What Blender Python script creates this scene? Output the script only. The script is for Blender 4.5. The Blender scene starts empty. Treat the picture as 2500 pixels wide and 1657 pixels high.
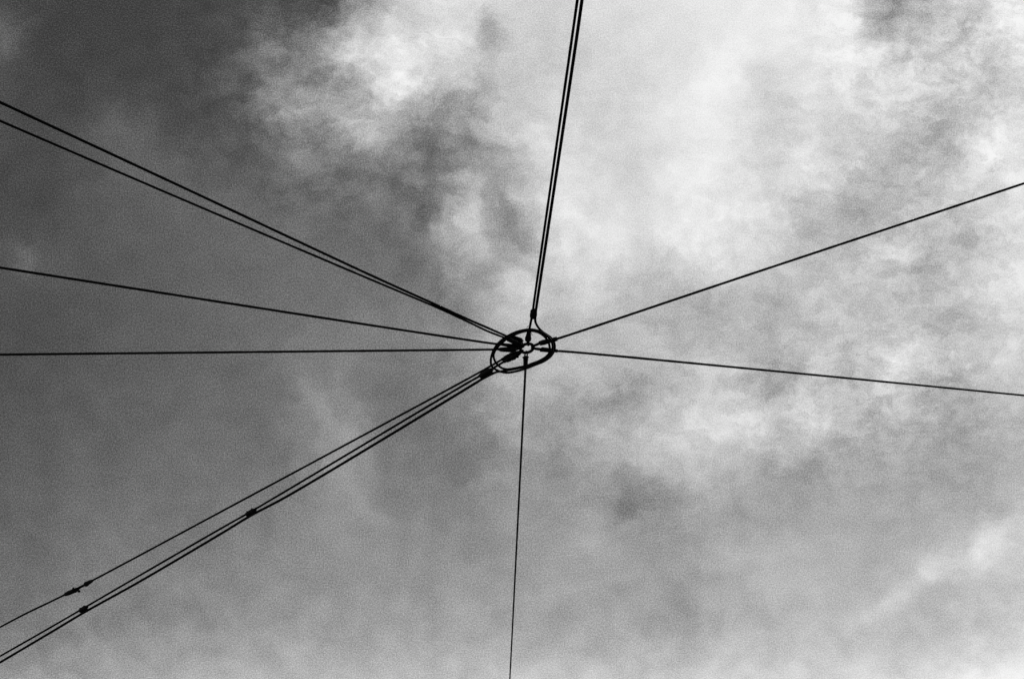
import bpy, bmesh, math, random
import numpy as np
from mathutils import Vector, Matrix

random.seed(4)
SC = bpy.context.scene
COL = SC.collection
R = math.radians

# ------------------------------------------------------------------ camera
W0, H0 = 2500.0, 1657.0                  # frame the survey points were read in
LENS, SENSOR = 50.0, 36.0
FPX = W0 * LENS / SENSOR
ELEV, ROLL = R(40), R(15)
CAM = Vector((0, 0, 1.6))
fwd = Vector((0, math.cos(ELEV), math.sin(ELEV)))
up0 = Vector((0, -math.sin(ELEV), math.cos(ELEV)))
rt0 = Vector((1, 0, 0))
RT = rt0 * math.cos(ROLL) - up0 * math.sin(ROLL)
UP = rt0 * math.sin(ROLL) + up0 * math.cos(ROLL)
cd = bpy.data.cameras.new('camera')
cam = bpy.data.objects.new('camera', cd)
COL.objects.link(cam)
cd.lens = LENS; cd.sensor_width = SENSOR
cd.clip_start = 0.05; cd.clip_end = 4000
m = Matrix((RT, UP, -fwd)).transposed().to_4x4()
m.translation = CAM
cam.matrix_world = m
SC.camera = cam


def ray(px, py):
    return (fwd + RT * ((px - W0 / 2) / FPX) + UP * (-(py - H0 / 2) / FPX)).normalized()


# ------------------------------------------------------------------ light
SUN_DIR = ray(1790, 330)
sun_el = math.asin(SUN_DIR.z)
sun_az = math.atan2(SUN_DIR.x, SUN_DIR.y)
sd = bpy.data.lights.new('sun', 'SUN')
sd.energy = 1.2; sd.angle = R(10); sd.color = (1, 1, 1)
sun = bpy.data.objects.new('sun', sd)
COL.objects.link(sun)
sun.rotation_euler = (-SUN_DIR).to_track_quat('-Z', 'Y').to_euler()
sun.location = (0, 0, 60)

SC.view_settings.view_transform = 'Standard'
SC.view_settings.look = 'None'
SC.view_settings.exposure = 0
SC.view_settings.gamma = 1

# ------------------------------------------------------------------ world: clear sky + one procedural bank of cloud
BG = 0.1
world = bpy.data.worlds.new('World')
SC.world = world
world.use_nodes = True
NT = world.node_tree
NT.nodes.clear()


def nd(t, **kw):
    n = NT.nodes.new(t)
    for k, v in kw.items():
        setattr(n, k, v)
    return n


def put(sock, v):
    if isinstance(v, bpy.types.NodeSocket):
        NT.links.new(v, sock)
    else:
        sock.default_value = v


def M(op, a, b=None, c=None, clamp=False):
    n = nd('ShaderNodeMath', operation=op, use_clamp=clamp)
    put(n.inputs[0], a)
    if b is not None: put(n.inputs[1], b)
    if c is not None: put(n.inputs[2], c)
    return n.outputs[0]


def V(op, a, b=None, scale=None):
    n = nd('ShaderNodeVectorMath', operation=op)
    put(n.inputs[0], a)
    if b is not None: put(n.inputs[1], b)
    if scale is not None: put(n.inputs[3], scale)
    return n.outputs[1] if op in ('DOT_PRODUCT', 'LENGTH') else n.outputs[0]


def noise(vec, scale, detail, rough=0.55, dist=0.0, out='Fac'):
    n = nd('ShaderNodeTexNoise', noise_dimensions='3D')
    put(n.inputs['Vector'], vec)
    n.inputs['Scale'].default_value = scale
    n.inputs['Detail'].default_value = detail
    n.inputs['Roughness'].default_value = rough
    n.inputs['Distortion'].default_value = dist
    return n.outputs[out]


# mean tone of the cloud bank (0-255), 17 rows x 25 columns, spaced one cell = 2.4 degrees or so of sky
TONE = '''
72 68 66 66 68 72 76 84 104 168 206 212 212 208 218 222 228 230 234 232 222 182 197 212 235
88 70 68 68 70 75 95 114 174 196 208 212 204 205 212 218 224 228 232 230 228 206 206 214 228
74 70 70 72 74 80 110 138 154 214 200 182 194 200 210 215 228 235 214 225 226 216 212 192 206
78 74 80 86 82 84 96 132 150 164 146 166 197 212 208 218 230 228 214 208 200 202 182 204 212
72 76 82 92 92 92 95 104 112 120 126 144 184 212 215 212 230 225 212 222 207 184 196 214 226
74 76 84 92 96 100 104 106 106 108 114 178 160 210 222 222 228 228 218 186 180 190 200 205 224
84 90 86 90 94 98 102 106 108 112 120 155 168 205 220 213 222 222 205 195 190 200 188 190 214
80 82 86 90 94 100 104 110 112 116 124 140 188 188 198 180 175 182 180 188 196 188 194 206 218
80 80 86 92 96 102 108 115 121 124 131 150 170 180 180 187 181 182 182 190 190 196 186 190 208
82 86 90 94 98 102 106 120 126 118 122 138 174 178 184 176 188 192 173 185 185 199 178 190 190
88 90 94 98 102 106 110 126 140 120 120 128 160 158 176 192 204 205 202 194 176 178 168 169 184
92 96 100 104 108 112 116 122 140 128 124 126 145 146 158 170 188 180 168 158 168 165 165 168 178
98 102 108 112 114 118 122 130 140 134 130 135 148 148 155 142 152 160 162 165 168 168 168 170 183
104 108 116 120 122 126 132 138 142 144 144 142 148 157 160 160 158 170 174 175 175 173 184 199 200
112 116 124 128 132 138 142 146 147 150 150 156 158 158 160 158 158 171 178 182 182 187 185 190 196
122 128 134 140 146 150 154 158 158 162 164 164 166 167 168 169 166 177 184 188 190 190 191 198 206
145 154 160 165 170 172 175 178 179 182 184 190 192 193 195 199 201 207 208 209 212 213 222 234 240
'''
tone = np.array([[float(v) for v in l.split()] for l in TONE.strip().splitlines()])
NR, NC = tone.shape


def blur(a):
    p = np.pad(a, 1, mode='edge')
    h = (p[:, :-2] + 2 * p[:, 1:-1] + p[:, 2:]) / 4
    return (h[:-2] + 2 * h[1:-1] + h[2:]) / 4


rough_amp = np.sqrt(np.maximum(blur(tone ** 2) - blur(tone) ** 2, 0))
rough_amp = blur(rough_amp)
amp = np.clip(0.3 + 0.9 * rough_amp, 0.7, 13.0)
# where the deck is finely rippled (mackerel) rather than smooth: centre col,row, spreads, strength
ripple = np.zeros_like(tone)
rr_, cc_ = np.mgrid[0:NR, 0:NC]
for cx, cy, sx, sy, a_ in [(22.3, 1.5, 2.2, 2.5, 1.0), (21.5, 5.5, 3.2, 2.8, 0.8), (20.5, 9.0, 3.4, 1.7, 1.0), (15.0, 9.6, 3.0, 1.6, 0.55),
                           (7.6, 2.4, 1.6, 1.8, 0.9), (10.3, 3.2, 1.3, 1.4, 0.9), (11.6, 5.6, 1.2, 1.8, 0.45), (10.0, 1.0, 1.5, 1.0, 0.5),
                           (16.0, 7.2, 2.5, 0.9, 0.5), (23.0, 13.4, 1.8, 1.3, 0.35), (15.5, 12.0, 2.5, 1.0, 0.3), (13.0, 2.0, 2.0, 2.0, 0.3)]:
    ripple = np.maximum(ripple, a_ * np.exp(-0.5 * (((cc_ - cx) / sx) ** 2 + ((rr_ - cy) / sy) ** 2)))
ripple = np.clip(ripple, 0.05, 1)
sharp = tone + 0.85 * (tone - blur(tone))
pad_r = 2
sharp = np.pad(sharp, ((pad_r, pad_r), (0, 0)), mode='edge')
amp = np.pad(amp, ((pad_r, pad_r), (0, 0)), mode='edge')
ripple = np.pad(ripple, ((pad_r, pad_r), (0, 0)), mode='edge')

tc = nd('ShaderNodeTexCoord')
dirv = V('NORMALIZE', tc.outputs['Generated'])
# the cloud bank has its own tangent frame, fixed in the world
BANK_C = Vector((0.0, 0.766044, 0.642788))
BANK_X = Vector((0.965926, 0.166366, -0.198267))
BANK_Y = Vector((0.258819, -0.620885, 0.739942))
w = V('DOT_PRODUCT', dirv, tuple(BANK_C))
wc = M('MAXIMUM', w, 0.15)
bu = M('DIVIDE', V('DOT_PRODUCT', dirv, tuple(BANK_X)), wc)
bv = M('DIVIDE', V('DOT_PRODUCT', dirv, tuple(BANK_Y)), wc)
CELLX = (W0 / (NC - 1)) / FPX
CELLY = (H0 / (NR - 1)) / FPX
gx0 = M('MULTIPLY_ADD', bu, 1 / CELLX, (NC - 1) / 2)          # 0..24 over the bank
gy0 = M('MULTIPLY_ADD', bv, -1 / CELLY, (NR - 1) / 2)         # 0..16
cmb = nd('ShaderNodeCombineXYZ')
put(cmb.inputs[0], gx0); put(cmb.inputs[1], gy0)
g0 = cmb.outputs[0]
# turbulence that tears the cloud edges
n1 = noise(g0, 0.7, 4, 0.55, out='Color')
n2 = noise(V('ADD', g0, (31.7, 12.1, 4.0)), 2.1, 4, 0.55, out='Color')
warp = V('ADD', V('SCALE', V('SUBTRACT', n1, (0.5, 0.5, 0.5)), scale=0.85),
         V('SCALE', V('SUBTRACT', n2, (0.5, 0.5, 0.5)), scale=0.75))
n3 = noise(V('ADD', g0, (7.7, 52.1, 9.0)), 6.5, 3, 0.6, out='Color')
warp = V('ADD', warp, V('SCALE', V('SUBTRACT', n3, (0.5, 0.5, 0.5)), scale=0.30))
# the low haze is smooth: turbulence dies out towards it
calm = nd('ShaderNodeMapRange', interpolation_type='SMOOTHSTEP')
put(calm.inputs[0], gy0)
calm.inputs[1].default_value = 11.0; calm.inputs[2].default_value = 15.0
calm.inputs[3].default_value = 1.0; calm.inputs[4].default_value = 0.35
warp = V('SCALE', warp, scale=calm.outputs[0])
g = V('ADD', g0, warp)
sep = nd('ShaderNodeSeparateXYZ')
put(sep.inputs[0], g)
gx = M('MINIMUM', M('MAXIMUM', sep.outputs[0], 0.0), float(NC - 1))
gy = M('MINIMUM', M('MAXIMUM', sep.outputs[1], 0.0), float(NR - 1))
fx = M('DIVIDE', gx, float(NC - 1))

SIG = 0.6
acc = None
for r in range(sharp.shape[0]):
    ramp = nd('ShaderNodeValToRGB')
    cr = ramp.color_ramp
    cr.interpolation = 'B_SPLINE' if False else 'CARDINAL'
    cr.color_mode = 'RGB'
    els = cr.elements
    while len(els) > 1:
        els.remove(els[-1])
    els[0].position = 0.0
    for c in range(1, NC):
        els.new(c / (NC - 1))
    for c in range(NC):
        els[c].color = (sharp[r, c] / 255, amp[r, c] / 255, float(ripple[r, c]), 1)
    put(ramp.inputs[0], fx)
    t = M('SUBTRACT', gy, float(r - pad_r))
    wt = M('MULTIPLY', M('EXPONENT', M('MULTIPLY', M('MULTIPLY', t, t), -1 / (2 * SIG * SIG))), 1 / (SIG * math.sqrt(2 * math.pi)))
    s = V('SCALE', ramp.outputs['Color'], scale=wt)
    acc = s if acc is None else V('ADD', acc, s)
sp = nd('ShaderNodeSeparateXYZ')
put(sp.inputs[0], acc)
base, am, rip = sp.outputs[0], sp.outputs[1], sp.outputs[2]

# single rifts and tufts: centre (col,row), half-widths, turn, tone change
TUFTS = [
    (11.5, 0.70, 0.26, 0.32, 25, -46), (11.25, 1.0, 0.2, 0.22, 0, -14),
    (20.55, 0.42, 0.40, 0.34, -35, -48), (21.2, 0.15, 0.5, 0.25, -30, -14),
    (9.7, 2.5, 0.5, 0.3, 20, -14), (10.1, 3.1, 0.5, 0.6, 30, -10), (11.1, 3.5, 0.5, 0.28, 5, -24), (11.2, 2.6, 0.3, 0.22, 0, -24), (10.3, 3.25, 0.3, 0.22, -30, -14),
    (12.05, 4.95, 0.35, 0.75, -10, -22), (10.7, 4.8, 0.3, 0.75, 25, 26), (11.2, 5.5, 0.4, 0.8, 20, 18),
    (14.5, 1.42 + 8, 1.0, 0.30, -12, -36), (15.1, 3.95 + 8, 0.6, 0.30, -8, -20), (14.6, 4.1 + 8, 0.5, 0.2, 20, -8), (14.9, 4.4 + 8, 1.2, 0.12, -15, 9), (12.9, 6.0 + 8, 1.4, 0.12, -12, 7), (18.0, 5.1 + 8, 1.3, 0.15, -10, 8),
    (22.0, 3.05, 0.45, 0.5, 30, -8), (21.3, 3.9, 0.7, 0.45, -30, -6), (20.1, 4.75, 0.8, 0.55, -10, -8),
    (23.3, 3.3, 0.5, 0.35, -20, 18), (22.9, 3.7, 0.4, 0.3, -30, 16),
    (18.2, 1.1 + 8, 0.55, 0.35, -15, -16), (16.7, 0.55 + 8, 0.9, 0.22, 8, 14), (19.2, 1.65 + 8, 0.6, 0.35, 35, 20),
    (17.3, 2.2 + 8, 1.0, 0.4, 20, 10), (21.3, 0.55 + 8, 0.9, 0.3, -25, 22), (22.7, 0.2 + 8, 0.9, 0.2, -5, 20),
    (21.8, 5.35 + 8, 0.35, 0.3, -20, 26), (23.1, 4.75 + 8, 0.55, 0.32, -35, 26), (23.8, 4.3 + 8, 0.5, 0.16, -25, 16), (20.8, 6.2 + 8, 1.0, 0.16, -33, 14), (22.9, 5.4 + 8, 0.3, 0.3, 0, 12),
    (6.6, 1.9, 0.35, 0.35, 0, 12), (6.7, 2.7, 0.25, 0.5, 20, 14), (7.7, 2.75, 0.5, 0.22, 30, 18), (7.35, 1.5, 0.3, 0.5, -20, -16),
    (9.0, 3.55, 0.45, 0.2, 20, 22), (9.25, 2.05, 0.5, 0.35, 0, 14), (10.2, 0.9, 0.9, 0.7, -40, 8),
    (0.2, 0.75, 0.3, 0.28, 30, 14), (0.55, 6.1, 0.22, 0.3, 0, 16),
    (8.35, 1.0, 0.30, 0.55, 8, 20), (8.9, 0.55, 0.5, 0.25, -40, 10), (8.4, 2.3, 0.35, 0.3, 30, -22), (7.6, 0.6, 0.3, 0.5, -10, -10),
    (6.75, 3.1, 0.12, 0.4, -10, 16), (8.3, 3.0, 0.7, 0.2, 35, 16), (6.3, 1.0, 0.5, 0.25, -30, 12),
    (2.9, 3.2, 0.9, 0.35, 28, 8), (9.5, 5.2, 0.8, 0.18, 50, 12), (7.6, 9.7, 0.9, 0.22, 45, 10), (8.4, 11.6, 1.0, 0.2, 55, 8),
    (12.3, 6.8, 0.45, 0.5, 10, 16), (17.2, 1.3, 0.4, 0.5, 0, 8), (22.3, 0.9, 0.6, 0.12, -45, -14), (22.8, 0.5, 0.5, 0.1, -50, -16),
    (21.6, 0.7, 0.6, 0.1, -45, -12), (21.5, 6.4, 0.5, 0.3, -10, -20), (22.0, 5.6, 0.45, 0.3, -20, -10), (20.8, 6.1, 0.5, 0.25, -15, 16),
    (22.2, 7.5, 0.6, 0.25, -10, -16), (23.2, 6.6, 0.5, 0.25, -20, 16),
]
det = noise(V('ADD', g0, V('SCALE', warp, scale=0.5)), 1.35, 5, 0.56, 0.15)
val = base
for (cx, cy, sx, sy, ang, dv) in TUFTS:
    ca, sa = math.cos(R(ang)), math.sin(R(ang))
    dx = M('SUBTRACT', sep.outputs[0], cx)
    dy = M('SUBTRACT', sep.outputs[1], cy)
    a = M('MULTIPLY_ADD', dx, ca / sx, M('MULTIPLY', dy, sa / sx))
    b = M('MULTIPLY_ADD', dx, -sa / sy, M('MULTIPLY', dy, ca / sy))
    q = M('MULTIPLY_ADD', a, a, M('MULTIPLY', b, b))
    val = M('MULTIPLY_ADD', M('EXPONENT', M('MULTIPLY', q, -0.6)), dv / 255 * 0.9, val)
# cottony detail, stronger where the deck is broken
dd = M('MULTIPLY', M('SUBTRACT', det, 0.5), 5.5)
val = M('MULTIPLY_ADD', dd, am, val)
# fine ripples, drawn out along the wind
mp = nd('ShaderNodeMapping')
put(mp.inputs[0], V('ADD', g0, V('SCALE', warp, scale=0.6)))
mp.inputs['Rotation'].default_value = (0, 0, R(38))
mp.inputs['Scale'].default_value = (1.0, 1.7, 1.0)
r1 = noise(mp.outputs[0], 2.4, 7, 0.68, 0.1)
val = M('MULTIPLY_ADD', M('MULTIPLY', M('SUBTRACT', r1, 0.5), 0.30), rip, val)
# puffs with a firmer edge
r2 = noise(V('ADD', mp.outputs[0], (3.3, 17.9, 2.0)), 1.7, 6, 0.66, 0.25)
pf = nd('ShaderNodeMapRange', interpolation_type='SMOOTHSTEP')
put(pf.inputs[0], r2)
pf.inputs[1].default_value = 0.41; pf.inputs[2].default_value = 0.59
pf.inputs[3].default_value = -0.033; pf.inputs[4].default_value = 0.045
val = M('MULTIPLY_ADD', pf.outputs[0], rip, val)
# fine mottling
m1 = noise(g0, 32.0, 1.0, 0.7)
val = M('MULTIPLY_ADD', M('SUBTRACT', m1, 0.5), M('MULTIPLY_ADD', M('MULTIPLY', val, M('SUBTRACT', 1.0, val)), 1.6, 0.09), val)
val = M('MINIMUM', M('MAXIMUM', val, 0.02), 0.97)
# away from the bank the deck carries on as plain broken cloud
far_n = noise(dirv, 3.0, 6, 0.6)
far_v = M('MULTIPLY_ADD', M('SUBTRACT', far_n, 0.5), 0.9, 0.55)
mask = nd('ShaderNodeMapRange')
put(mask.inputs[0], w)
mask.inputs[1].default_value = 0.45; mask.inputs[2].default_value = 0.75
mask = mask.outputs[0]
mixf = M('ADD', M('MULTIPLY', val, mask), M('MULTIPLY', far_v, M('SUBTRACT', 1.0, mask)))
# luminance wanted from sky + cloud together
L = M('POWER', M('DIVIDE', M('ADD', mixf, 0.055), 1.055), 2.4)
sky = nd('ShaderNodeTexSky', sky_type='NISHITA', sun_disc=False)
sky.sun_elevation = sun_el
sky.sun_rotation = sun_az
sky.altitude = 200; sky.dust_density = 0.3
# black-and-white film behind a red filter: only the red part of the blue sky counts
ss = nd('ShaderNodeSeparateColor')
put(ss.inputs[0], sky.outputs[0])
S = M('MINIMUM', M('MULTIPLY', ss.outputs[0], 0.22 * BG), 0.3)
CLOUD = 0.92
cover = M('DIVIDE', M('SUBTRACT', L, S), M('SUBTRACT', CLOUD, S), clamp=True)
lum = M('ADD', M('MULTIPLY', S, M('SUBTRACT', 1.0, cover)), M('MULTIPLY', cover, CLOUD))
lum = M('DIVIDE', lum, BG)
cc = nd('ShaderNodeCombineColor')
for i in range(3):
    put(cc.inputs[i], lum)
bgn = nd('ShaderNodeBackground')
put(bgn.inputs[0], cc.outputs[0])
bgn.inputs[1].default_value = BG
out = nd('ShaderNodeOutputWorld')
put(out.inputs[0], bgn.outputs[0])


# ------------------------------------------------------------------ materials
def material(name, col, rough, metal=0.0, bump=0.0, scale=60.0, var=0.3):
    mt = bpy.data.materials.new(name)
    mt.use_nodes = True
    nt = mt.node_tree
    b = nt.nodes['Principled BSDF']
    b.inputs['Roughness'].default_value = rough
    b.inputs['Metallic'].default_value = metal
    b.inputs['Specular IOR Level'].default_value = 0.08
    t = nt.nodes.new('ShaderNodeTexCoord')
    n = nt.nodes.new('ShaderNodeTexNoise')
    n.inputs['Scale'].default_value = scale
    n.inputs['Detail'].default_value = 6
    nt.links.new(t.outputs['Object'], n.inputs['Vector'])
    r = nt.nodes.new('ShaderNodeValToRGB')
    r.color_ramp.elements[0].position = 0.3
    r.color_ramp.elements[1].position = 0.7
    lo, hi = col * (1 - var), col * (1 + var)
    r.color_ramp.elements[0].color = (lo, lo, lo, 1)
    r.color_ramp.elements[1].color = (hi, hi, hi, 1)
    nt.links.new(n.outputs['Fac'], r.inputs[0])
    nt.links.new(r.outputs[0], b.inputs['Base Color'])
    if bump:
        bn = nt.nodes.new('ShaderNodeBump')
        bn.inputs['Strength'].default_value = bump
        bn.inputs['Distance'].default_value = 0.002
        nt.links.new(n.outputs['Fac'], bn.inputs['Height'])
        nt.links.new(bn.outputs[0], b.inputs['Normal'])
    return mt


M_WIRE = material('weathered_steel_strand', 0.010, 0.7, 0.0, 0.3, 220)
M_RUBBER = material('black_cable_sheath', 0.009, 0.6, 0.0, 0.1, 90)
M_IRON = material('dark_cast_iron', 0.022, 0.6, 0.0, 0.5, 120)
M_CERAM = material('dark_glazed_insulator', 0.018, 0.45, 0.0, 0.15, 50)
M_GROUND = material('asphalt', 0.06, 0.9, 0.0, 0.4, 8)

# ------------------------------------------------------------------ mesh helpers
HUB_PX = (1287, 852)
HUB = CAM + ray(*HUB_PX) * (10.0 / ray(*HUB_PX).dot(fwd))
MM = 10.0 / FPX                            # metres per survey pixel at the hub


def at(px, py, slope=0.0, dz=0.0):
    """point on the shallow cone of wires that rises away from the hub with the given slope"""
    d = ray(px, py)
    z = HUB.z + dz
    for _ in range(60):
        p = CAM + d * ((z - CAM.z) / d.z)
        z = HUB.z + dz + slope * math.hypot(p.x - HUB.x, p.y - HUB.y)
    return CAM + d * ((z - CAM.z) / d.z)


def zoom(X, Y):
    return (1150 + X / 7.84, 730 + Y / 7.84)


def obj(name, bm, mat, parent=None, smooth=True):
    me = bpy.data.meshes.new(name)
    bmesh.ops.recalc_face_normals(bm, faces=bm.faces)
    if smooth:
        for f in bm.faces:
            f.smooth = True
    bm.to_mesh(me); bm.free()
    me.materials.append(mat)
    o = bpy.data.objects.new(name, me)
    COL.objects.link(o)
    if parent is not None:
        o.parent = parent
        o.matrix_parent_inverse = Matrix.Translation(parent.location).inverted()
    return o


def thing(name, label, cat, loc, group=None):
    o = bpy.data.objects.new(name, None)
    COL.objects.link(o)
    o.location = loc
    o.empty_display_size = 0.05
    o['label'] = label; o['category'] = cat
    if group: o['group'] = group
    return o


def frames(pts):
    T = []
    for i in range(len(pts)):
        a = pts[max(i - 1, 0)]; b = pts[min(i + 1, len(pts) - 1)]
        T.append((b - a).normalized())
    n = T[0].orthogonal().normalized()
    out = []
    for t in T:
        n = (n - t * n.dot(t)).normalized()
        out.append((n, t.cross(n)))
    return out


def tube(bm, pts, rad, seg=14, closed=False):
    rads = rad if isinstance(rad, (list, tuple)) else [rad] * len(pts)
    fr = frames(pts)
    rings = []
    for p, r, (n, b) in zip(pts, rads, fr):
        rings.append([bm.verts.new(p + (n * math.cos(a) + b * math.sin(a)) * r)
                      for a in [2 * math.pi * k / seg for k in range(seg)]])
    for A, B in zip(rings, rings[1:]):
        for k in range(seg):
            bm.faces.new((A[k], A[(k + 1) % seg], B[(k + 1) % seg], B[k]))
    bm.faces.new(rings[0]); bm.faces.new(rings[-1])


def strand_tube(bm, pts, rad, lay=0.16, seg=18, lobes=6):
    """helically laid rope: a lobed section that turns as it runs"""
    fr = frames(pts)
    s = 0.0
    rings = []
    for i, (p, (n, b)) in enumerate(zip(pts, fr)):
        if i: s += (pts[i] - pts[i - 1]).length
        tw = 2 * math.pi * s / lay
        ring = []
        for k in range(seg):
            a = 2 * math.pi * k / seg
            r = rad * (0.95 + 0.07 * math.cos(lobes * (a - tw)))
            ring.append(bm.verts.new(p + (n * math.cos(a) + b * math.sin(a)) * r))
        rings.append(ring)
    for A, B in zip(rings, rings[1:]):
        for k in range(seg):
            bm.faces.new((A[k], A[(k + 1) % seg], B[(k + 1) % seg], B[k]))
    bm.faces.new(rings[0]); bm.faces.new(rings[-1])


def torus(bm, c, nrm, R_, r, seg=48, ms=14, sx=None):
    nrm = nrm.normalized()
    u = (sx or nrm.orthogonal()).normalized()
    v = nrm.cross(u)
    rings = []
    for i in range(seg):
        a = 2 * math.pi * i / seg
        d = u * math.cos(a) + v * math.sin(a)
        rings.append([bm.verts.new(c + d * (R_ + r * math.cos(t)) + nrm * (r * math.sin(t)))
                      for t in [2 * math.pi * k / ms for k in range(ms)]])
    for i in range(seg):
        A, B = rings[i], rings[(i + 1) % seg]
        for k in range(ms):
            bm.faces.new((A[k], A[(k + 1) % ms], B[(k + 1) % ms], B[k]))


def lathe(bm, a, b, prof, seg=20):
    """prof: list of (t along a->b, radius in metres)"""
    pts = [a.lerp(b, t) for t, _ in prof]
    ax = (b - a).normalized()
    n = ax.orthogonal().normalized(); q = ax.cross(n)
    rings = [[bm.verts.new(p + (n * math.cos(2 * math.pi * k / seg) + q * math.sin(2 * math.pi * k / seg)) * max(r, 1e-4))
              for k in range(seg)] for p, (_, r) in zip(pts, prof)]
    for A, B in zip(rings, rings[1:]):
        for k in range(seg):
            bm.faces.new((A[k], A[(k + 1) % seg], B[(k + 1) % seg], B[k]))
    bm.faces.new(rings[0]); bm.faces.new(rings[-1])


def spline(pts, step=0.05):
    """Catmull-Rom through the points"""
    P = [pts[0] * 2 - pts[1]] + list(pts) + [pts[-1] * 2 - pts[-2]]
    res = []
    for i in range(1, len(P) - 2):
        p0, p1, p2, p3 = P[i - 1], P[i], P[i + 1], P[i + 2]
        n = max(2, int((p2 - p1).length / step))
        t0 = 0.0
        t1 = t0 + (p1 - p0).length ** 0.5
        t2 = t1 + (p2 - p1).length ** 0.5
        t3 = t2 + (p3 - p2).length ** 0.5
        for k in range(n):
            t = t1 + (t2 - t1) * k / n
            A1 = p0 * ((t1 - t) / (t1 - t0)) + p1 * ((t - t0) / (t1 - t0))
            A2 = p1 * ((t2 - t) / (t2 - t1)) + p2 * ((t - t1) / (t2 - t1))
            A3 = p2 * ((t3 - t) / (t3 - t2)) + p3 * ((t - t2) / (t3 - t2))
            B1 = A1 * ((t2 - t) / (t2 - t0)) + A2 * ((t - t0) / (t2 - t0))
            B2 = A2 * ((t3 - t) / (t3 - t1)) + A3 * ((t - t1) / (t3 - t1))
            res.append(B1 * ((t2 - t) / (t2 - t1)) + B2 * ((t - t1) / (t2 - t1)))
    res.append(pts[-1])
    return res


def hexnut(bm, c, ax, r, h):
    ax = ax.normalized()
    n = ax.orthogonal().normalized(); q = ax.cross(n)
    for s, rr in ((1, 1),):
        A = [bm.verts.new(c - ax * h / 2 + (n * math.cos(k * math.pi / 3) + q * math.sin(k * math.pi / 3)) * r) for k in range(6)]
        B = [bm.verts.new(c + ax * h / 2 + (n * math.cos(k * math.pi / 3) + q * math.sin(k * math.pi / 3)) * r) for k in range(6)]
        for k in range(6):
            bm.faces.new((A[k], A[(k + 1) % 6], B[(k + 1) % 6], B[k]))
        bm.faces.new(A); bm.faces.new(B)


def box(bm, c, ax, side, up, lx, ly, lz, bev=0.0):
    res = bmesh.ops.create_cube(bm, size=1.0)
    mt = Matrix((ax.normalized() * lx, side.normalized() * ly, up.normalized() * lz)).transposed().to_4x4()
    mt.translation = c
    bmesh.ops.transform(bm, matrix=mt, verts=res['verts'])
    if bev:
        ed = list({e for v in res['verts'] for e in v.link_edges})
        bmesh.ops.bevel(bm, geom=ed, offset=bev, segments=3, affect='EDGES', profile=0.5)


# ------------------------------------------------------------------ ground (below the frame; it only returns light)
bm = bmesh.new()
bmesh.ops.create_grid(bm, x_segments=8, y_segments=8, size=600)
g_ = obj('ground', bm, M_GROUND, None, False)
g_['kind'] = 'structure'

# ------------------------------------------------------------------ hub ring
zup = Vector((0, 0, 1))
RC = at(*zoom(1072, 940))
bm = bmesh.new()
RR = 16.2 * MM
torus(bm, RC, zup, RR, 3.8 * MM)
ring = obj('junction_ring', bm, M_IRON)
ring['label'] = 'small dark iron ring in the centre where all the span wires meet'
ring['category'] = 'ring'


def ring_point(frompt):
    d = (frompt - RC); d.z = 0
    return RC + d.normalized() * RR


# ------------------------------------------------------------------ span wires
def shackle(body_end, parent, spread, rad, dz):
    """U-shaped link: two legs from the insulator's end round the ring, with a cross pin"""
    rp = ring_point(body_end)
    ax = (rp - body_end).normalized()
    side = ax.cross(zup).normalized()
    rp2 = rp + ax * (4.4 * MM)
    pts = [body_end + side * spread * 1.0 - ax * 2 * MM, body_end + side * spread + ax * 2 * MM,
           rp - ax * 4 * MM + side * spread * 0.8, rp + side * spread * 0.62 + zup * (1.2 * MM), rp2 + side * spread * 0.25 + zup * (0.6 * MM),
           rp2 - side * spread * 0.25 + zup * (0.6 * MM), rp - side * spread * 0.62 + zup * (1.2 * MM),
           rp - ax * 4 * MM - side * spread * 0.8,
           body_end - side * spread + ax * 2 * MM, body_end - side * spread * 1.0 - ax * 2 * MM]
    b = bmesh.new()
    tube(b, spline(pts, 0.003), rad, 10)
    s = obj('shackle', b, M_IRON, parent)
    b = bmesh.new()
    c = body_end - ax * 0.5 * MM
    tube(b, [c - side * (spread + 3.0 * MM), c + side * (spread + 3.0 * MM)], 1.5 * MM, 10)
    hexnut(b, c + side * (spread + 3.2 * MM), side, 2.6 * MM, 2.4 * MM)
    hexnut(b, c - side * (spread + 3.2 * MM), side, 2.4 * MM, 1.6 * MM)
    obj('pin', b, M_IRON, s)
    return s


def span_wire(label, px, slope, rad_px, fit_a, fit_b, prof, dz=0.0, extend=14.0, spread=2.6, link=2.0, step=0.08, extra=None):
    """px: survey points from far to near; fit_a/fit_b: outer and inner end of the dead-end fitting"""
    far = [at(x, y, slope, dz) for x, y in px]
    A = at(*fit_a, 0.0, dz); B = at(*fit_b, 0.0, dz)
    d = (far[0] - far[1]).normalized()
    pts = [far[0] + d * extend] + far + [A, A.lerp(B, 0.3)]
    root = thing('span_wire', label, 'wire', A, 'span wires meeting at the ring')
    b = bmesh.new()
    strand_tube(b, spline(pts, step), (rad_px + 0.5) * MM)
    obj('strand', b, M_WIRE, root)
    b = bmesh.new()
    lathe(b, A, B, [(t, (r + 0.7) * MM) for t, r in prof])
    ins = obj('insulator', b, M_CERAM, root)
    shackle(B, root, spread * MM, link * MM, dz)
    return root, A, B


CIG = [(0, 2.6), (0.03, 3.4), (0.2, 3.6), (0.22, 4.8), (0.5, 5.3), (0.52, 4.7), (0.56, 4.7), (0.58, 5.6), (0.84, 5.8), (0.86, 4.2), (0.92, 4.0), (0.94, 4.8), (1, 4.4)]
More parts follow.
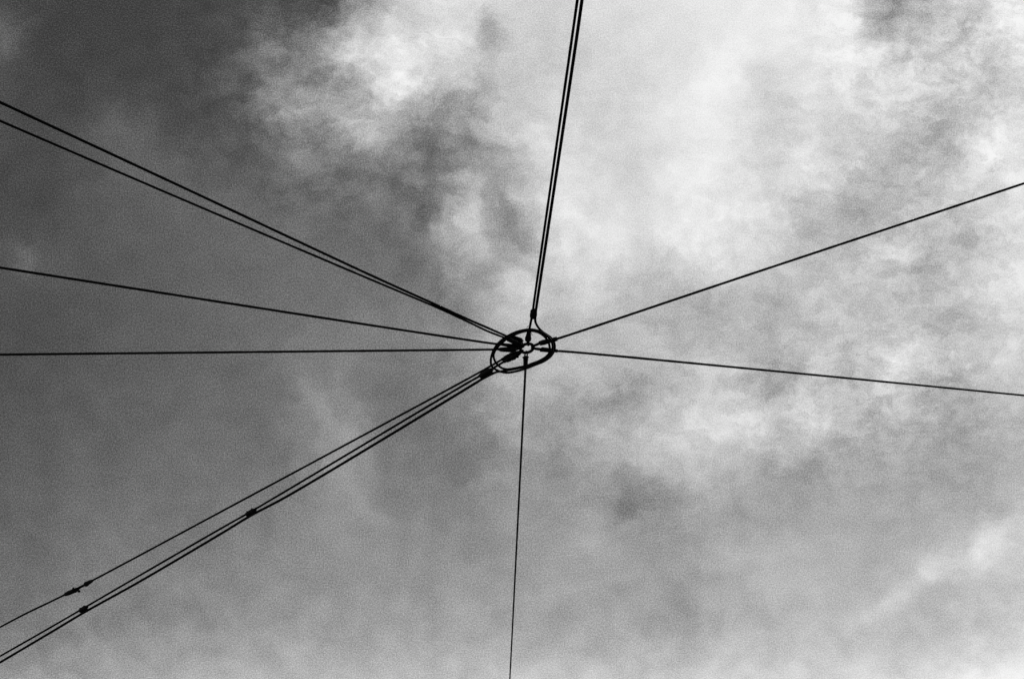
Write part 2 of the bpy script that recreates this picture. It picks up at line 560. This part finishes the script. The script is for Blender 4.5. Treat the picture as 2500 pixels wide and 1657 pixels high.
# upper right pair, thin member (goes straight up out of the frame)
r_top, A_, B_ = span_wire('wire running up out of the top edge, clamped left of the thick cable',
          [(1409.7, 0), (1395.4, 100), (1305, 728), (1299.5, 768)], 0.02, 2.5, zoom(1112, 600), zoom(1088, 800),
          [(0, 2.8), (0.08, 3.6), (0.3, 5.0), (0.62, 6.2), (0.7, 7.3), (0.88, 7.2), (0.93, 5.0), (1, 4.4)], dz=0.02, spread=1.7, link=2.3)
r_a, A_, B_ = span_wire('wire rising from the ring to the right edge, with a long dark sleeve',
          [(2500, 447.9), (1800, 680)], 0.07, 2.6, zoom(1650, 758), zoom(1318, 846),
          [(0, 4.0), (0.02, 4.9), (0.27, 5.0), (0.29, 3.9), (0.34, 5.2), (0.8, 6.0), (0.96, 5.6), (1, 4.0)], dz=0.0)
r_b, A_, B_ = span_wire('wire sloping slightly down from the ring to the right edge',
          [(2500, 965), (1900, 906.5), (1400, 859.3)], 0.10, 2.6, zoom(1655, 992), zoom(1345, 962),
          [(0, 3.0), (0.02, 3.6), (0.15, 3.7), (0.17, 3.0), (0.2, 4.6), (0.5, 5.2), (0.95, 5.4), (1, 4.2)], dz=-0.008)
r_c, A_, B_ = span_wire('thin near-vertical wire dropping from the ring to the bottom edge',
          [(1244.7, 1657), (1250.2, 1550), (1282.6, 905)], 0.2, 2.6, zoom(1042, 1310), zoom(1047, 1110),
          [(0, 4.0), (0.05, 4.9), (0.5, 5.2), (0.8, 5.6), (0.95, 5.6), (1, 4.6)], dz=0.0, spread=3.4, link=1.7)
r_d, A_, B_ = span_wire('uppermost and thickest wire on the left, crossing its neighbour near the ring',
          [(0, 249.9), (400, 435.8), (900, 669.3), (1075, 748.4), (1150, 782.6), (1190, 799.8)], 0.0, 2.4,
          zoom(690, 712), zoom(958, 822), CIG, dz=0.03)
r_e, A_, B_ = span_wire('second wire from the top on the left, running just under its neighbour',
          [(0, 295.3), (400, 467.5), (900, 680.2), (1075, 754.2), (1150, 789), (1190, 808.2)], 0.03, 2.05,
          zoom(650, 742), zoom(925, 862), CIG, dz=0.0)
r_f, A_, B_ = span_wire('third wire from the top on the left, gently sloping down to the ring',
          [(0, 653.3), (450, 723.5), (900, 793), (1150, 830.8), (1208, 839)], 0.04, 2.4,
          zoom(560, 862), zoom(885, 905), [(0, 2.6), (0.2, 3.4), (0.5, 4.0), (0.9, 4.3), (1, 3.2)], dz=0.0)
r_g, A_, B_ = span_wire('almost level wire running straight out to the left edge',
          [(0, 865.4), (900, 856.2), (1150, 853.7), (1205, 853.0)], 0.05, 2.3,
          zoom(530, 962), zoom(850, 968), [(0, 3.0), (0.1, 4.4), (0.3, 5.2), (0.8, 6.2), (0.95, 6.4), (1, 4.4)], dz=-0.03)
# lower left pair
BL1 = [(0, 1530), (60, 1498.4), (126.5, 1466.5), (157, 1451.4), (190, 1435.6), (208, 1426), (227.5, 1415.2), (294, 1380), (540, 1248.2), (648.7, 1190), (1150, 920), (1198.5, 893)]
r_h, A_, B_ = span_wire('thin upper wire at lower left, with a turnbuckle in it near the corner',
          BL1[:4] + BL1[6:], 0.06, 2.3, zoom(585, 1160), zoom(870, 1020), CIG, dz=0.012)
BL2 = [(0, 1600.8), (106, 1540.5), (340, 1404.5), (540, 1289), (613.6, 1247.5), (700, 1196.7), (1150, 929.5), (1186, 909.5)]
r_i, A_, B_ = span_wire('middle wire of the three at lower left, carrying the clamped thick cable',
          BL2, 0.06, 2.45, zoom(625, 1200), zoom(880, 1085), CIG, dz=-0.012)

# turnbuckle set in the thin lower-left wire (parts of that wire)
def t5(X, Y):
    return at(100 + X / 9.8, 1380 + Y / 9.8, 0.06, 0.012)
SK = 1.12 * (t5(1240, 350) - CAM).dot(fwd) / FPX
bm = bmesh.new()
lathe(bm, t5(1250, 345), t5(1045, 462), [(0, 1.8 * SK), (0.1, 2.9 * SK), (0.3, 4.0 * SK), (0.7, 4.9 * SK), (0.78, 5.9 * SK), (0.9, 5.4 * SK), (1, 2.4 * SK)])
tb1 = obj('end_socket', bm, M_IRON, r_h)
a, b_ = t5(1060, 452), t5(850, 575)
ax = (b_ - a).normalized(); sd_ = ax.cross(zup).normalized()
bm = bmesh.new()
for s in (-1, 1):
    tube(bm, [a + sd_ * s * 1.9 * SK, b_ + sd_ * s * 1.9 * SK], 1.15 * SK, 10)
obj('turnbuckle_rods', bm, M_IRON, r_h)
bm = bmesh.new()
lathe(bm, t5(900, 552), t5(560, 700), [(0, 2.5 * SK), (0.1, 4.5 * SK), (0.3, 5.8 * SK), (0.45, 5.0 * SK), (0.7, 5.2 * SK), (0.93, 4.0 * SK), (1, 2.4 * SK)])
tb2 = obj('turnbuckle_body', bm, M_IRON, r_h)
bm = bmesh.new()
c = t5(845, 580)
pr = sd_
tube(bm, [c - pr * 7.8 * SK + ax * 0.5 * SK, c + pr * 7.8 * SK - ax * 0.5 * SK], 2.0 * SK, 12)
hexnut(bm, c + pr * 7.8 * SK, pr, 3.2 * SK, 3.4 * SK)
hexnut(bm, c - pr * 7.8 * SK, pr, 3.0 * SK, 3.2 * SK)
tube(bm, [c - ax * 2 * SK + pr * 3 * SK, t5(925, 600)], 1.3 * SK, 8)
obj('cross_bolt', bm, M_IRON, tb2)
bm = bmesh.new()
c = t5(1085, 440)
tube(bm, [c - pr * 5.8 * SK - ax * 1.0 * SK, c + pr * 5.8 * SK + ax * 1.0 * SK], 1.6 * SK, 10)
obj('bolt', bm, M_IRON, tb1)

# ------------------------------------------------------------------ the thick feed cable, coiled round the hub
def zc(X, Y, dz):
    return at(*zoom(X, Y), 0.0, dz)
pts = [at(1421, 0, 0.02, -0.01), at(1406.8, 100, 0.02, -0.01), at(1312.4, 730, 0.02, -0.01), at(1309.2, 752, 0.02, -0.01), at(1307.2, 770, 0.02, -0.01)]
pts = [pts[0] + (pts[0] - pts[1]).normalized() * 14] + pts
loop = [(1228, 410), (1250, 480), (1302, 560), (1400, 650), (1500, 712), (1572, 790), (1603, 880), (1595, 980), (1530, 1090), (1400, 1188), (1250, 1250), (1050, 1328), (850, 1385), (680, 1408),
        (520, 1370), (400, 1290), (378, 1180), (400, 1060), (450, 940), (525, 840), (640, 745), (800, 655), (1000, 594), (1160, 580), (1300, 612), (1440, 695), (1530, 790), (1562, 890), (1552, 990),
        (1480, 1110), (1340, 1196), (1150, 1262), (1000, 1288), (830, 1322), (690, 1342), (590, 1318), (490, 1236), (440, 1140), (432, 1050), (485, 950), (575, 850), (700, 752), (840, 680), (1000, 622), (1160, 608),
        (1300, 642), (1410, 720), (1478, 810), (1502, 900), (1510, 1000), (1450, 1090), (1310, 1178), (1150, 1240), (1000, 1300), (800, 1345), (620, 1372), (500, 1392), (400, 1432), (300, 1482), (200, 1536)]
NL = len(loop)
for i, (X, Y) in enumerate(loop):
    f = i / (NL - 1)
    pts.append(zc(X, Y, -0.012 - 0.045 * math.sin(math.pi * f) + 0.018 * math.sin(f * 3 * 2 * math.pi)))
for (x, y) in [(1169, 930), (900, 1081.5), (700, 1211.4 - 17.5 * 0 ), (613.6, 1257.2), (544, 1299.4), (340, 1419.3), (203, 1495.5), (128.6, 1540), (0, 1616)]:
    if (x, y)[0] == 900:
        continue
    pts.append(at(x, y, 0.06, -0.02))
pts.append(pts[-1] + (pts[-1] - pts[-2]).normalized() * 14)
sp_ = spline(pts, 0.02)
rad = []
for p in sp_:
    h = math.hypot(p.x - HUB.x, p.y - HUB.y)
    rad.append((2.85 + 0.65 * min(1, max(0, (h - 0.25) / 0.25))) * MM)
bm = bmesh.new()
tube(bm, sp_, rad, 14)
feed = obj('feed_cable', bm, M_RUBBER)
feed['label'] = 'thick black cable from the top edge, coiled round the ring, leaving to the lower left'
feed['category'] = 'cable'


# ------------------------------------------------------------------ clamps that tie the feed cable to its wire
def clamp(label, c, ax, length, width, tab):
    ax = ax.normalized()
    view = (CAM - c).normalized()
    side = ax.cross(zup).normalized()
    up = side.cross(ax).normalized()
    root = thing('cable_clamp', label, 'clamp', c, 'clamps tying the thick cable to its wire')
    for sg, wd, ln in ((1, 1.0, 1.0), (-1, 1.08, 0.84)):
        b = bmesh.new()
        lathe(b, c - ax * length * ln / 2, c + ax * length * ln / 2,
              [(0, width * .26), (.08, width * .40), (.3, width * .50), (.68, width * .52), (.9, width * .42), (1, width * .28)], 16)
        # flatten the barrel into one half shell of the clamp
        for v in b.verts:
            d = v.co - c
            h = d.dot(up)
            v.co += up * (h * -0.45 + sg * width * 0.14) + side * (d.dot(side) * (wd - 1) + tab * width * 0.05)
        obj('jaw', b, M_IRON, root)
    for sx in (-0.24, 0.26):
        b = bmesh.new()
        q = c + ax * length * sx + side * tab * width * 0.36
        tube(b, [q - up * width * 0.34, q + up * width * 0.34], width * 0.09, 10)
        hexnut(b, q - up * width * 0.34, up, width * 0.15, width * 0.13)
        hexnut(b, q + up * width * 0.34, up, width * 0.15, width * 0.13)
        obj('bolt', b, M_IRON, root)
    return root


def dirpx(a, b, slope):
    return at(*b, slope) - at(*a, slope)

K = lambda p: (p - CAM).dot(fwd) / FPX
c1 = at(1303.0, 767, 0.02, 0.0)
clamp('dark clamp just above the coil at the foot of the top pair', c1, dirpx((1305, 730), (1299, 775), 0.02), 32 * K(c1), 16 * K(c1), -1)
c2 = at(1187, 912, 0.06, -0.015)
clamp('biggest clamp at lower left, right beside the coil', c2, dirpx((1100, 961), (1187, 912), 0.06), 42 * K(c2), 16 * K(c2), 1)
c3 = at(613, 1251.5, 0.06, -0.015)
clamp('clamp about halfway along the lower left pair', c3, dirpx((500, 1319), (613, 1251), 0.06), 33 * K(c3), 15 * K(c3), 1)
c4 = at(204, 1487, 0.06, -0.015)
clamp('clamp nearest the lower left corner, below the turnbuckle', c4, dirpx((120, 1537), (204, 1487), 0.06), 28 * K(c4), 14 * K(c4), 1)

# ------------------------------------------------------------------ loose tie wire ends
def curl(label, P, r, dz):
    b = bmesh.new()
    tube(b, spline([at(x, y, 0.0, dz + 0.004 * i) for i, (x, y) in enumerate(P)], 0.002), r * MM, 8)
    o = obj('tie_wire', b, M_WIRE)
    o['label'] = label; o['category'] = 'wire end'; o['group'] = 'loose ends of tie wire at the hub'
curl('tiny loose wire end sticking out left above the coil, beside the top fitting',
     [zoom(1130, 570), zoom(1112, 520), zoom(1098, 516), zoom(1080, 532), zoom(1066, 552)], 0.55, 0.02)
curl('tiny loose wire end hanging right of the top fitting, inside the coil',
     [zoom(1138, 610), zoom(1152, 640), zoom(1162, 668), zoom(1174, 694)], 0.6, 0.02)
# ragged lashing on the two upper-left fittings
bm = bmesh.new()
A = at(*zoom(760, 715), 0, 0.03); B = at(*zoom(960, 795), 0, 0.03)
n = 26
ax = (B - A).normalized(); s_ = ax.cross(zup).normalized(); u_ = s_.cross(ax)
hel = []
for k in range(n * 10):
    t = k / (n * 10 - 1)
    a = 2 * math.pi * k / 10
    rr = (4.9 + 1.1 * t + random.uniform(-.25, .25)) * MM
    hel.append(A.lerp(B, t) + (s_ * math.cos(a) + u_ * math.sin(a)) * rr)
tube(bm, hel, 0.55 * MM, 6)
for k in range(16):
    t = random.uniform(0.15, 1.0)
    p = A.lerp(B, t) - s_ * 5.6 * MM
    q = p + (-s_ * random.uniform(1.2, 3.0) + ax * random.uniform(-0.6, 2.0) + u_ * random.uniform(-1, 1)) * MM
    tube(bm, [p, q], 0.4 * MM, 6)
obj('lashing', bm, M_WIRE, r_d)
